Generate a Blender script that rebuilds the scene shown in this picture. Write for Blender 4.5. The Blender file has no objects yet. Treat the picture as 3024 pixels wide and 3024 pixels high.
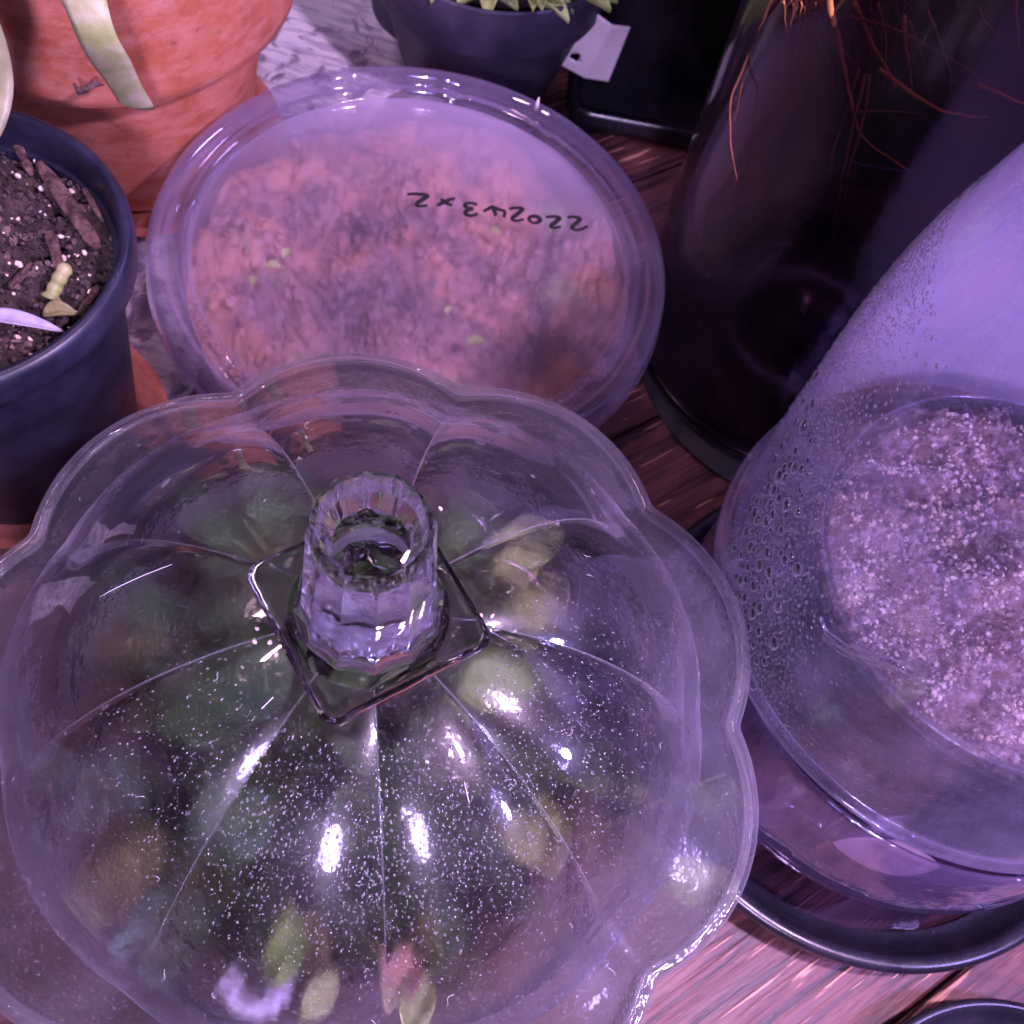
import bpy, math, random
import numpy as np
from mathutils import Vector, Matrix, noise
random.seed(7)
sc = bpy.context.scene
sc.unit_settings.scale_length = 0.007          # one unit is 7 mm: the knob of the glass lid has radius 1

# ------------------------------------------------------------------ camera
PITCH, ROLL, FPX = 1.06988683, 0.27925268, 3100.0
CAMPOS = np.array([0.0, 0.0, 33.0])
_f = np.array([0, math.cos(PITCH), -math.sin(PITCH)]); _r0 = np.array([1.0, 0, 0]); _u0 = np.cross(_r0, _f)
_r = math.cos(ROLL) * _r0 + math.sin(ROLL) * _u0
_u = -math.sin(ROLL) * _r0 + math.cos(ROLL) * _u0
cd = bpy.data.cameras.new('camera'); cam = bpy.data.objects.new('camera', cd); sc.collection.objects.link(cam)
cd.sensor_width = 36; cd.lens = FPX / 3024 * 36
cd.clip_start = 0.5; cd.clip_end = 2000
cam.matrix_world = Matrix(((_r[0], _u[0], -_f[0], 0), (_r[1], _u[1], -_f[1], 0), (_r[2], _u[2], -_f[2], 33), (0, 0, 0, 1)))
cd.dof.use_dof = True; cd.dof.focus_distance = 21.0; cd.dof.aperture_fstop = 0.40
sc.camera = cam

def at(px, py, z):
    """the point of the place at height z that the photograph (1932 px wide) shows at px, py"""
    k = 3024 / 1932
    d = (px * k - 1512) / FPX * _r - (py * k - 1512) / FPX * _u + _f
    p = CAMPOS + d * ((z - 33) / d[2])
    return Vector((p[0], p[1], z))

# ------------------------------------------------------------------ world, lamps, exposure
w = bpy.data.worlds.new('World'); sc.world = w; w.use_nodes = True
w.node_tree.nodes['Background'].inputs[0].default_value = (0.30, 0.20, 0.42, 1)
w.node_tree.nodes['Background'].inputs[1].default_value = 0.02
def lamp(name, loc, target, power, col, size, sy=None, shape='DISK'):
    l = bpy.data.lights.new(name, 'AREA'); l.shape = shape; l.size = size
    if sy: l.size_y = sy
    l.energy = power; l.color = col
    o = bpy.data.objects.new(name, l); sc.collection.objects.link(o)
    o.location = loc; o.rotation_euler = (Vector(target) - Vector(loc)).to_track_quat('-Z', 'Y').to_euler()
    return o
lamp('grow_lamp_core', (8, -26, 44), (-1, 12, 6), 15000, (0.84, 0.60, 1.0), 4.4)
lamp('grow_lamp_reflector', (8, -26.3, 44.3), (-1, 12, 6), 6500, (0.40, 0.32, 1.0), 13.0)
lamp('grow_lamp_overhead', (23, 7, 52), (-2, 18, 4), 25000, (0.86, 0.56, 1.0), 3.4)
lamp('led_strip', (20, 48, 44), (4, 14, 6), 9500, (0.52, 0.38, 1.0), 22, 2.0, 'RECTANGLE')
lamp('violet_side_fill', (40, 2, 34), (13, 14, 8), 9500, (0.48, 0.34, 1.0), 5.0)  # unseen fill added to brighten the cup and saucer
lamp('pink_led_strip', (-20, 22, 56), (-4, 20, 4), 3500, (1.0, 0.62, 0.84), 16, 2, 'RECTANGLE')
sc.view_settings.view_transform = 'Standard'; sc.view_settings.look = 'None'
sc.view_settings.exposure = 0.88; sc.view_settings.gamma = 1
sc.cycles.transparent_max_bounces = 32; sc.cycles.max_bounces = 14; sc.cycles.transmission_bounces = 12
sc.cycles.glossy_bounces = 5; sc.cycles.diffuse_bounces = 3
sc.cycles.sample_clamp_indirect = 6; sc.cycles.blur_glossy = 0.3

# ------------------------------------------------------------------ materials
class NT:
    def __init__(s, name):
        s.m = bpy.data.materials.new(name); s.m.use_nodes = True; s.t = s.m.node_tree; s.t.nodes.clear()
        s.out = s.n('ShaderNodeOutputMaterial'); s.tc = s.n('ShaderNodeTexCoord')
    def n(s, typ, **k):
        x = s.t.nodes.new(typ)
        for a, b in k.items(): setattr(x, a, b)
        return x
    def l(s, a, b): s.t.links.new(a, b)
    def val(s, sock, v):
        if hasattr(v, 'is_output') or isinstance(v, bpy.types.NodeSocket): s.l(v, sock)
        else: sock.default_value = v
    def map(s, scale=(1, 1, 1), rot=(0, 0, 0), coord='Object'):
        mp = s.n('ShaderNodeMapping'); s.l(s.tc.outputs[coord], mp.inputs[0])
        mp.inputs['Scale'].default_value = scale; mp.inputs['Rotation'].default_value = rot
        return mp.outputs[0]
    def noise(s, scale, detail=4, rough=.55, vec=None, dist=0, fac=True):
        x = s.n('ShaderNodeTexNoise'); x.inputs['Scale'].default_value = scale
        x.inputs['Detail'].default_value = detail; x.inputs['Roughness'].default_value = rough
        x.inputs['Distortion'].default_value = dist
        s.l(vec if vec is not None else s.tc.outputs['Object'], x.inputs['Vector'])
        return x.outputs['Fac']
    def voro(s, scale, vec=None, feature='F1'):
        x = s.n('ShaderNodeTexVoronoi', feature=feature); x.inputs['Scale'].default_value = scale
        s.l(vec if vec is not None else s.tc.outputs['Object'], x.inputs['Vector'])
        return x.outputs['Distance']
    def ramp(s, fac, stops):
        r = s.n('ShaderNodeValToRGB'); s.l(fac, r.inputs[0]); e = r.color_ramp.elements
        while len(e) < len(stops): e.new(0.5)
        for i, (p, c) in enumerate(stops):
            e[i].position = p; e[i].color = (c if hasattr(c, '__len__') else (c, c, c)) + ((1,) if not hasattr(c, '__len__') or len(c) == 3 else ())
        return r.outputs[0]
    def math(s, op, a, b=0.0, c=0.0, clamp=False):
        x = s.n('ShaderNodeMath', operation=op, use_clamp=clamp)
        s.val(x.inputs[0], a); s.val(x.inputs[1], b)
        if op in ('MULTIPLY_ADD',): s.val(x.inputs[2], c)
        return x.outputs[0]
    def mixc(s, fac, a, b, mode='MIX'):
        x = s.n('ShaderNodeMix', data_type='RGBA', blend_type=mode)
        s.val(x.inputs[0], fac); s.val(x.inputs[6], a if not isinstance(a, tuple) else a + (1,)); s.val(x.inputs[7], b if not isinstance(b, tuple) else b + (1,))
        return x.outputs[2]
    def bump(s, h, strength=.3, dist=.1):
        b = s.n('ShaderNodeBump'); b.inputs['Strength'].default_value = strength; b.inputs['Distance'].default_value = dist
        s.l(h, b.inputs['Height']); return b.outputs[0]
    def bsdf(s, col, rough=.5, normal=None, **k):
        p = s.n('ShaderNodeBsdfPrincipled')
        s.val(p.inputs['Base Color'], col if not isinstance(col, tuple) else col + (1,))
        s.val(p.inputs['Roughness'], rough)
        if normal is not None: s.l(normal, p.inputs['Normal'])
        for a, b in k.items(): s.val(p.inputs[a.replace('_', ' ')], b)
        return p.outputs[0]
    def mix(s, fac, a, b):
        x = s.n('ShaderNodeMixShader'); s.val(x.inputs[0], fac); s.l(a, x.inputs[1]); s.l(b, x.inputs[2]); return x.outputs[0]
    def add(s, a, b):
        x = s.n('ShaderNodeAddShader'); s.l(a, x.inputs[0]); s.l(b, x.inputs[1]); return x.outputs[0]
    def done(s, sh): s.l(sh, s.out.inputs[0]); return s.m

def thin_glass(name, tint=(.93, .93, .95), haze=0.1, haze_col=(.8, .75, .85), facing=.3, ior=1.5, rough=.03, bscale=1.2, bstr=.25,
               hscale=.5, hamp=.1, speck=.0, gloss_col=(1, 1, 1), height=None, trans=.5, refl=1.2, yfog=None, blur=None, glow=0.0):
    t = NT(name)
    tr = t.n('ShaderNodeBsdfTransparent'); tr.inputs[0].default_value = tint + (1,)
    n1 = t.noise(bscale, 3, .5); nrm = t.bump(n1, bstr, .25)
    gl = t.n('ShaderNodeBsdfAnisotropic'); gl.inputs['Roughness'].default_value = rough; gl.inputs[0].default_value = gloss_col + (1,)
    t.l(nrm, gl.inputs['Normal'])
    gloss = gl.outputs[0]
    if glow:
        g2 = t.n('ShaderNodeBsdfAnisotropic'); g2.inputs['Roughness'].default_value = .34; g2.inputs[0].default_value = gloss_col + (1,)
        gloss = t.mix(glow, gloss, g2.outputs[0])
    df = t.n('ShaderNodeBsdfDiffuse'); df.inputs[0].default_value = haze_col + (1,)
    tl = t.n('ShaderNodeBsdfTranslucent'); tl.inputs[0].default_value = haze_col + (1,)
    hz = t.mix(trans, df.outputs[0], tl.outputs[0])
    lw = t.n('ShaderNodeLayerWeight'); lw.inputs[0].default_value = .5
    f = t.math('POWER', lw.outputs['Facing'], 2.2)
    f = t.math('MULTIPLY_ADD', f, facing, haze)
    big = t.ramp(t.noise(hscale, 5, .6, dist=.4), [(.35, 0.0), (.68, 1.0)])
    f = t.math('MULTIPLY_ADD', big, hamp, f)
    if height:   # condensation that is heavier higher up
        z0, z1, amt = height
        sx = t.n('ShaderNodeSeparateXYZ'); t.l(t.tc.outputs['Object'], sx.inputs[0])
        mr = t.n('ShaderNodeMapRange', interpolation_type='SMOOTHSTEP'); t.l(sx.outputs[2], mr.inputs[0])
        mr.inputs[1].default_value = z0; mr.inputs[2].default_value = z1; mr.inputs[4].default_value = amt
        f = t.math('ADD', f, mr.outputs[0])
    if speck:
        sp = t.ramp(t.noise(11, 3, .85), [(.58, 0.0), (.66, 1.0)])
        f = t.math('MULTIPLY_ADD', sp, speck, f)
        fine = t.noise(30, 1, .5)
        f = t.math('MULTIPLY_ADD', fine, speck * .5, f)
    if yfog:     # condensation that is heavier on one side
        y0, y1, amt = yfog
        sx = t.n('ShaderNodeSeparateXYZ'); t.l(t.tc.outputs['Object'], sx.inputs[0])
        mr = t.n('ShaderNodeMapRange', interpolation_type='SMOOTHSTEP'); t.l(sx.outputs[1], mr.inputs[0])
        mr.inputs[1].default_value = y0; mr.inputs[2].default_value = y1; mr.inputs[4].default_value = amt
        f = t.math('ADD', f, mr.outputs[0])
    f = t.math('MAXIMUM', t.math('MINIMUM', f, .95), 0.0)
    clear = tr.outputs[0]
    if blur:     # wet film that bends and softens what lies behind it
        rf = t.n('ShaderNodeBsdfRefraction'); rf.inputs['IOR'].default_value = blur[1]; rf.inputs['Roughness'].default_value = blur[2]
        rf.inputs[0].default_value = tint + (1,); t.l(nrm, rf.inputs['Normal'])
        clear = t.mix(blur[0], clear, rf.outputs[0])
    base = t.mix(f, clear, hz)
    lw2 = t.n('ShaderNodeLayerWeight'); lw2.inputs[0].default_value = .5; t.l(nrm, lw2.inputs['Normal'])
    fr = t.math('MULTIPLY_ADD', t.math('POWER', lw2.outputs['Facing'], 4.5), .85, .045)
    return t.done(t.mix(t.math('MULTIPLY', fr, refl, clamp=True), base, gloss))

def solid_glass(name, col=(.96, .98, .95), rough=0.0):
    t = NT(name)
    nrm = t.bump(t.noise(1.6, 2, .5), .12, .1)
    return t.done(t.bsdf(col, rough, nrm, Transmission_Weight=1.0, IOR=1.5))

def m_terracotta():
    t = NT('terracotta')
    a = t.ramp(t.noise(.35, 6, .6, dist=.6), [(.3, (.30, .075, .038)), (.5, (.42, .115, .060)), (.68, (.46, .165, .105))])
    st = t.ramp(t.noise(.8, 5, .7, vec=t.map((1, 1, 2.2))), [(.42, 0.0), (.70, .55)])
    a = t.mixc(st, a, (.62, .30, .26))
    sp = t.ramp(t.noise(2.3, 4, .7), [(.60, 0.0), (.70, .75)])
    a = t.mixc(sp, a, (.22, .08, .06))
    h = t.math('ADD', t.noise(9, 5, .7), t.math('MULTIPLY', t.noise(2, 3, .5, vec=t.map((.3, .3, 6))), .4))
    return t.done(t.bsdf(a, .78, t.bump(h, .35, .06)))
def m_plastic(name, col, rough=.38, scratch=.5, dust=(.3, .26, .34)):
    t = NT(name)
    n1 = t.noise(.6, 5, .6)
    c = t.mixc(t.ramp(n1, [(.4, 0.0), (.8, .35)]), col, dust)
    sp = t.ramp(t.noise(7, 3, .7), [(.69, 0.0), (.76, scratch)])
    c = t.mixc(sp, c, (.45, .4, .45))
    r = t.math('MULTIPLY_ADD', t.noise(2.5, 4, .6), .3, rough - .12)
    return t.done(t.bsdf(c, r, t.bump(t.noise(12, 3, .6), .12, .02)))
def m_wood():
    t = NT('stained_wood')
    v = t.map((.13, 1.7, 1.7))
    g = t.noise(1.1, 8, .62, vec=v, dist=.8)
    c = t.ramp(g, [(.30, (.018, .007, .009)), (.43, (.050, .018, .020)), (.56, (.17, .06, .058)), (.66, (.09, .032, .034)), (.78, (.28, .12, .10))])
    s2 = t.noise(1.6, 3, .5, vec=t.map((.16, 3.0, 3.0)))
    c = t.mixc(t.ramp(s2, [(.64, 0.0), (.675, .95)]), c, (.70, .36, .24))
    c = t.mixc(t.ramp(t.noise(.18, 4, .6), [(.4, 0.0), (.7, .4)]), c, (.06, .025, .035))
    r = t.math('MULTIPLY_ADD', g, .3, .30)
    return t.done(t.bsdf(c, r, t.bump(t.math('ADD', g, s2), .5, .12)))
def m_noise(name, stops, scale=1.0, rough=.8, bstr=.5, bdist=.1, bscale=None, dist=.3, detail=6, **k):
    t = NT(name)
    c = t.ramp(t.noise(scale, detail, .62, dist=dist), stops)
    return t.done(t.bsdf(c, rough, t.bump(t.noise(bscale or scale * 4, 5, .65), bstr, bdist), **k))
def m_cloth():
    t = NT('patterned_cloth')
    c = t.ramp(t.noise(.55, 6, .62, dist=1.2), [(.28, (.12, .10, .15)), (.40, (.32, .27, .36)), (.47, (.85, .80, .86)), (.7, (.92, .88, .92))])
    st = t.ramp(t.noise(1.6, 3, .5, vec=t.map((.4, 2.4, 1))), [(.5, 0.0), (.6, .55)])
    c = t.mixc(st, c, (.36, .30, .48))
    wv = t.n('ShaderNodeTexWave'); wv.inputs['Scale'].default_value = 2.4; wv.inputs['Distortion'].default_value = 1.2
    t.l(t.map((1, 1, 1), (0, 0, .7)), wv.inputs['Vector'])
    h = t.math('ADD', wv.outputs['Fac'], t.noise(10, 3, .6))
    return t.done(t.bsdf(c, .9, t.bump(h, .6, .12)))
def m_leaf(name, a, b, c, rough=.42, sss=.1):
    t = NT(name)
    col = t.ramp(t.noise(.9, 5, .6, dist=.5), [(.3, a), (.52, b), (.72, c)])
    return t.done(t.bsdf(col, rough, t.bump(t.noise(6, 4, .6), .3, .05), Subsurface_Weight=sss, Subsurface_Scale=.4))

M = {}
M['terra'] = m_terracotta()
M['wood'] = m_wood()
M['cloth'] = m_cloth()
M['navy'] = m_plastic('navy_plastic', (.011, .011, .026), .36, .5, (.08, .08, .16))
M['navy_far'] = m_plastic('dark_violet_plastic', (.028, .024, .05), .5, .8, (.14, .12, .20))
M['black'] = m_plastic('black_plastic', (.012, .011, .018), .25, .35, (.05, .045, .07))
M['black_matte'] = m_plastic('matte_black_plastic', (.008, .007, .012), .6, .1, (.015, .013, .02))
M['smoke'] = thin_glass('clear_bowl_plastic', tint=(.86, .82, .90), haze=-.01, haze_col=(.55, .42, .80), facing=.17, rough=.04, bscale=.5, bstr=.5, hscale=.25, hamp=.12)
M['smoke_dark'] = thin_glass('smoked_saucer_plastic', tint=(.42, .38, .46), haze=-.02, haze_col=(.4, .3, .6), facing=.10, rough=.05, bscale=.4, bstr=.3, hamp=.03, refl=1.6)
M['soil'] = m_noise('dark_soil', [(.3, (.012, .008, .010)), (.5, (.045, .028, .030)), (.66, (.11, .07, .065)), (.8, (.20, .13, .12))], 1.6, .85, .9, .25)
M['crumb'] = m_noise('soil_crumbs', [(.3, (.015, .010, .012)), (.5, (.06, .038, .038)), (.7, (.22, .14, .13))], .9, .7, .6, .1)
M['bark'] = m_noise('bark', [(.35, (.04, .02, .02)), (.5, (.13, .07, .065)), (.68, (.28, .16, .15))], 3.0, .8, .8, .15)
M['perlite'] = m_noise('perlite', [(.3, (.68, .48, .38)), (.6, (.85, .75, .68)), (.8, (.9, .85, .85))], .8, .8, .6, .1)
M['rock'] = m_noise('white_stone', [(.3, (.65, .55, .75)), (.6, (.85, .8, .92))], 1.2, .6, .8, .2)
M['leaf_pale'] = m_leaf('pale_leaf', (.30, .38, .12), (.42, .46, .22), (.62, .58, .46))
M['leaf_lime'] = m_leaf('lime_leaf', (.26, .36, .10), (.42, .52, .18), (.55, .60, .30))
M['leaf_pale2'] = m_leaf('pale_dry_leaf', (.16, .17, .08), (.24, .25, .13), (.38, .36, .26))
M['leaf_green'] = m_leaf('green_leaf', (.08, .17, .04), (.22, .32, .09), (.40, .40, .18))
M['leaf_olive'] = m_leaf('olive_leaf', (.14, .20, .06), (.30, .34, .12), (.42, .40, .20))
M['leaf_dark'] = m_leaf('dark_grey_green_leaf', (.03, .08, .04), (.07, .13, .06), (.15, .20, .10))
M['leaf_blue'] = m_leaf('blue_green_leaf', (.08, .15, .12), (.16, .25, .20), (.28, .36, .30))
M['leaf_red'] = m_leaf('red_flushed_leaf', (.55, .28, .30), (.42, .25, .17), (.28, .36, .12), .18)
M['leaf_tan'] = m_leaf('tan_leaf', (.14, .15, .06), (.24, .22, .10), (.18, .22, .09))
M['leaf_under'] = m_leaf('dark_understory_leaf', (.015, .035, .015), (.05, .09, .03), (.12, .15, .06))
M['leaf_violet'] = m_leaf('grey_violet_leaf', (.24, .22, .30), (.36, .33, .42), (.48, .45, .56))
M['leaf_mauve'] = m_leaf('dry_mauve_leaf', (.22, .15, .18), (.34, .24, .28), (.42, .32, .36))
M['root'] = m_noise('orange_root', [(.3, (.45, .13, .03)), (.6, (.78, .36, .10)), (.8, (.85, .55, .25))], 1.2, .5, .4, .05)
M['root_dim'] = m_noise('brown_root', [(.3, (.14, .04, .02)), (.7, (.34, .12, .05))], 1.2, .6, .4, .05)
M['tag'] = m_noise('white_tag_plastic', [(.35, (.78, .70, .76)), (.7, (.90, .84, .90))], .5, .4, .15, .03)
M['ink'] = m_noise('marker_ink', [(.3, (.004, .002, .004)), (.7, (.012, .005, .008))], 3, .9, .1, .01)
M['lid_glass'] = thin_glass('lid_glass', tint=(.965, .965, .97), haze=-.075, haze_col=(.76, .70, .92), facing=.13, rough=.018, bscale=.45, bstr=.12, hscale=.35, hamp=.05, speck=.15, refl=1.7, height=(3.3, 1.0, .055), glow=.20)  # haze rising at grazing angles also stands in for reflected lavender light
M['film'] = thin_glass('condensation_film', tint=(.98, .98, .98), haze=-.045, haze_col=(.76, .70, .88), facing=.05, rough=.15, bscale=1.4, bstr=.35, hscale=.5, hamp=.06, speck=.06, refl=.3, blur=(.72, 1.15, .42))
M['bowl_glass'] = thin_glass('bowl_glass', tint=(.86, .88, .84), haze=.03, haze_col=(.6, .6, .55), facing=.22, rough=.02, bscale=.6, bstr=.35, hscale=.4, hamp=.04)
M['rim_glass'] = thin_glass('rim_glass', tint=(.80, .82, .80), haze=.05, haze_col=(.8, .75, .9), facing=.3, rough=.02, bscale=1.2, bstr=.3, hscale=.6, hamp=.06)
M['ring_glass'] = thin_glass('ring_glass', tint=(.82, .82, .88), haze=.15, haze_col=(.75, .68, .90), facing=.25, rough=.05, bscale=1.0, bstr=.4, hscale=.6, hamp=.12)  # haze also stands in for the bright reflected band along the ring
M['knob_light'] = thin_glass('knob_light_haze', tint=(.85, .85, .9), haze=.24, haze_col=(.60, .50, .75), facing=.2, rough=.2, bstr=.1, hamp=.15)
M['knob_glass'] = solid_glass('solid_glass')
M['drop'] = solid_glass('water_drop', (1, 1, 1))
M['dark_drop'] = thin_glass('large_water_drop', tint=(.20, .19, .25), haze=-.02, haze_col=(.85, .8, .98), facing=1.9, rough=.10, bstr=.0, hamp=0, refl=2.5)
M['cup_glint'] = thin_glass('glint_plastic', tint=(.93, .92, .97), haze=-.02, facing=.25, rough=.14, bscale=3, bstr=.5, hamp=.02, refl=4.0)
M['bead'] = thin_glass('water_bead', tint=(.80, .80, .82), haze=.05, haze_col=(.8, .75, .9), facing=.2, rough=.18, bstr=.0, hamp=0, refl=2.4)
M['deli_lid'] = thin_glass('fogged_lid_plastic', tint=(.95, .93, .95), haze=.03, haze_col=(.64, .52, .78), facing=.12, rough=.38, bscale=2.5, bstr=.15, hscale=.14, hamp=.10, speck=.06, trans=.35, refl=.6, yfog=(1.0, 8.0, .36), blur=(.32, 1.10, .35))
M['deli_rim'] = thin_glass('clear_rim_plastic', tint=(.93, .92, .95), haze=.05, haze_col=(.70, .60, .88), facing=.32, rough=.03, bscale=.5, bstr=.08, hscale=.4, hamp=.06)
M['deli_side'] = thin_glass('container_side', tint=(.90, .88, .92), haze=.12, haze_col=(.6, .5, .7), facing=.3, rough=.06, bscale=.5, bstr=.2)
M['tub'] = thin_glass('fogged_cup_plastic', tint=(.92, .90, .96), haze=-.06, haze_col=(.74, .68, .97), facing=.36, rough=.10, bscale=.5, bstr=.25, hscale=.45, hamp=.14, speck=.20, yfog=(-.5, 4.5, .85), height=(12.6, 15.0, .85), trans=.45, blur=(.28, 1.07, .22))
M['tub_rim'] = thin_glass('cup_rim_plastic', tint=(.90, .88, .96), haze=.03, haze_col=(.72, .64, .92), facing=.3, rough=.08, bscale=.8, bstr=.2)
M['vase'] = thin_glass('dark_tinted_glass', tint=(.44, .36, .42), haze=.0, haze_col=(.5, .35, .5), facing=.10, rough=.13, bscale=.35, bstr=.25, hscale=.3, hamp=.01, refl=.9)
M['vase_in'] = thin_glass('inner_cup_glass', tint=(.80, .70, .78), haze=.06, haze_col=(.50, .30, .45), facing=.10, rough=.03, bscale=.6, bstr=.5, hscale=.25, hamp=.09)
M['lint'] = m_noise('lint', [(.3, (.8, .75, .85)), (.7, (.95, .9, .95))], 2, .5, .1, .01)
M['fuzz'] = m_noise('dark_fuzzy_stone', [(.3, (.008, .008, .010)), (.55, (.035, .033, .035)), (.75, (.11, .10, .11))], 1.0, .9, .9, .3)

# ------------------------------------------------------------------ mesh helpers
def link(name, verts, faces, mat=None, parent=None, smooth=True, sharp=None):
    me = bpy.data.meshes.new(name); me.from_pydata([tuple(v) for v in verts], [], faces); me.update()
    if smooth: me.polygons.foreach_set('use_smooth', [True] * len(me.polygons))
    if mat is not None: me.materials.append(mat)
    o = bpy.data.objects.new(name, me); sc.collection.objects.link(o)
    if parent is not None: o.parent = parent
    if sharp: me.set_sharp_from_angle(angle=math.radians(sharp))
    return o
def thing(name, label, cat, loc=(0, 0, 0), group=None):
    o = bpy.data.objects.new(name, None); sc.collection.objects.link(o); o.location = loc
    o.empty_display_size = .5
    return tag(o, label, cat, group)
def tag(o, label=None, cat=None, group=None, kind=None):
    if label: o['label'] = label
    if cat: o['category'] = cat
    if group: o['group'] = group
    if kind: o['kind'] = kind
    return o
def lathe(prof, seg=96, fn=None, cap0=False, cap1=False, offset=0):
    """surface of revolution through (r, z); fn(theta, r, z, k) may change r, z"""
    V, F = [], []
    n = len(prof)
    for k, (r, z) in enumerate(prof):
        for i in range(seg):
            th = 2 * math.pi * i / seg + offset
            rr, zz = (r, z) if fn is None else fn(th, r, z, k)
            V.append((rr * math.cos(th), rr * math.sin(th), zz))
    for k in range(n - 1):
        for i in range(seg):
            j = (i + 1) % seg
            F.append((k * seg + i, k * seg + j, (k + 1) * seg + j, (k + 1) * seg + i))
    if cap0: F.append(tuple(range(seg))[::-1])
    if cap1: F.append(tuple((n - 1) * seg + i for i in range(seg)))
    return V, F
def closed_lathe(prof, seg=96, fn=None, offset=0):
    """prof is a closed loop of (r, z)"""
    V, F = lathe(prof, seg, fn, offset=offset); n = len(prof)
    for i in range(seg):
        j = (i + 1) % seg
        F.append(((n - 1) * seg + i, (n - 1) * seg + j, j, i))
    return V, F
def smooth_prof(pts, sub=5):
    out = []
    P = [Vector((a, b)) for a, b in pts]
    for i in range(len(P) - 1):
        p0 = P[max(i - 1, 0)]; p1 = P[i]; p2 = P[i + 1]; p3 = P[min(i + 2, len(P) - 1)]
        for s in range(sub):
            t = s / sub
            q = .5 * ((2 * p1) + (p2 - p0) * t + (2 * p0 - 5 * p1 + 4 * p2 - p3) * t * t + (3 * p1 - p0 - 3 * p2 + p3) * t ** 3)
            out.append((q.x, q.y))
    out.append(tuple(P[-1])); return out
def tube(pts, rad, seg=6, closed=False):
    """tube through 3-D points; rad a number or list"""
    P = [Vector(p) for p in pts]; n = len(P); V, F = [], []
    up = Vector((0, 0, 1))
    for i, p in enumerate(P):
        a = P[(i - 1) % n] if (closed or i > 0) else p
        b = P[(i + 1) % n] if (closed or i < n - 1) else p
        d = (b - a).normalized() if (b - a).length > 1e-9 else Vector((1, 0, 0))
        x = d.cross(up); x = x.normalized() if x.length > 1e-4 else Vector((1, 0, 0)); y = x.cross(d)
        r = rad[i] if hasattr(rad, '__len__') else rad
        for k in range(seg):
            a_ = 2 * math.pi * k / seg
            V.append(p + x * (r * math.cos(a_)) + y * (r * math.sin(a_)))
    m = n if closed else n - 1
    for i in range(m):
        for k in range(seg):
            F.append((i * seg + k, i * seg + (k + 1) % seg, ((i + 1) % n) * seg + (k + 1) % seg, ((i + 1) % n) * seg + k))
    if not closed: F += [tuple(range(seg))[::-1], tuple((n - 1) * seg + k for k in range(seg))]
    return V, F
def merge(parts):
    V, F = [], []
    for v, f in parts:
        b = len(V); V += list(v); F += [tuple(i + b for i in q) for q in f]
    return V, F
def curve_pts(ctrl, n=8):
    P = [Vector(c) for c in ctrl]; out = []
    for i in range(len(P) - 1):
        p0 = P[max(i - 1, 0)]; p1 = P[i]; p2 = P[i + 1]; p3 = P[min(i + 2, len(P) - 1)]
        for s in range(n):
            t = s / n
            out.append(.5 * ((2 * p1) + (p2 - p0) * t + (2 * p0 - 5 * p1 + 4 * p2 - p3) * t * t + (3 * p1 - p0 - 3 * p2 + p3) * t ** 3))
    out.append(P[-1]); return out
ICO_V = None
def chunk(c, r, squash=(1, 1, 1), rot=None):
    """a small irregular lump of 20 faces"""
    global ICO_V, ICO_F
    if ICO_V is None:
        import bmesh
        b = bmesh.new(); bmesh.ops.create_icosphere(b, subdivisions=1, radius=1)
        ICO_V = [v.co.copy() for v in b.verts]; ICO_F = [tuple(v.index for v in f.verts) for f in b.faces]; b.free()
    R = Matrix.Rotation(random.uniform(0, 6.28), 3, Vector((random.gauss(0, 1), random.gauss(0, 1), random.gauss(0, 1) + .01)).normalized()) if rot is None else rot
    c = Vector(c)
    return [c + R @ Vector((v.x * r * squash[0] * random.uniform(.5, 1.4), v.y * r * squash[1] * random.uniform(.5, 1.4), v.z * r * squash[2] * random.uniform(.5, 1.4))) for v in ICO_V], ICO_F
def half_drop(c, n, r, flat=.5, stretch=1.0, along=None, rings=3, seg=8):
    """a flattened water drop sitting on a surface with normal n"""
    n = Vector(n).normalized(); a = Vector(along) if along is not None else (Vector((0, 0, 1)) if abs(n.z) < .9 else Vector((1, 0, 0)))
    x = (a - n * a.dot(n)).normalized(); y = n.cross(x); V = []; F = []
    for k in range(rings):
        ph = k / rings * math.pi / 2
        for i in range(seg):
            t = 2 * math.pi * i / seg
            V.append(Vector(c) + x * (math.cos(t) * math.cos(ph) * r * stretch) + y * (math.sin(t) * math.cos(ph) * r) + n * (math.sin(ph) * r * flat))
    V.append(Vector(c) + n * (r * flat)); top = len(V) - 1
    for k in range(rings - 1):
        for i in range(seg):
            F.append((k * seg + i, k * seg + (i + 1) % seg, (k + 1) * seg + (i + 1) % seg, (k + 1) * seg + i))
    for i in range(seg): F.append(((rings - 1) * seg + i, (rings - 1) * seg + (i + 1) % seg, top))
    F.append(tuple(range(seg))[::-1])
    return V, F
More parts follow.
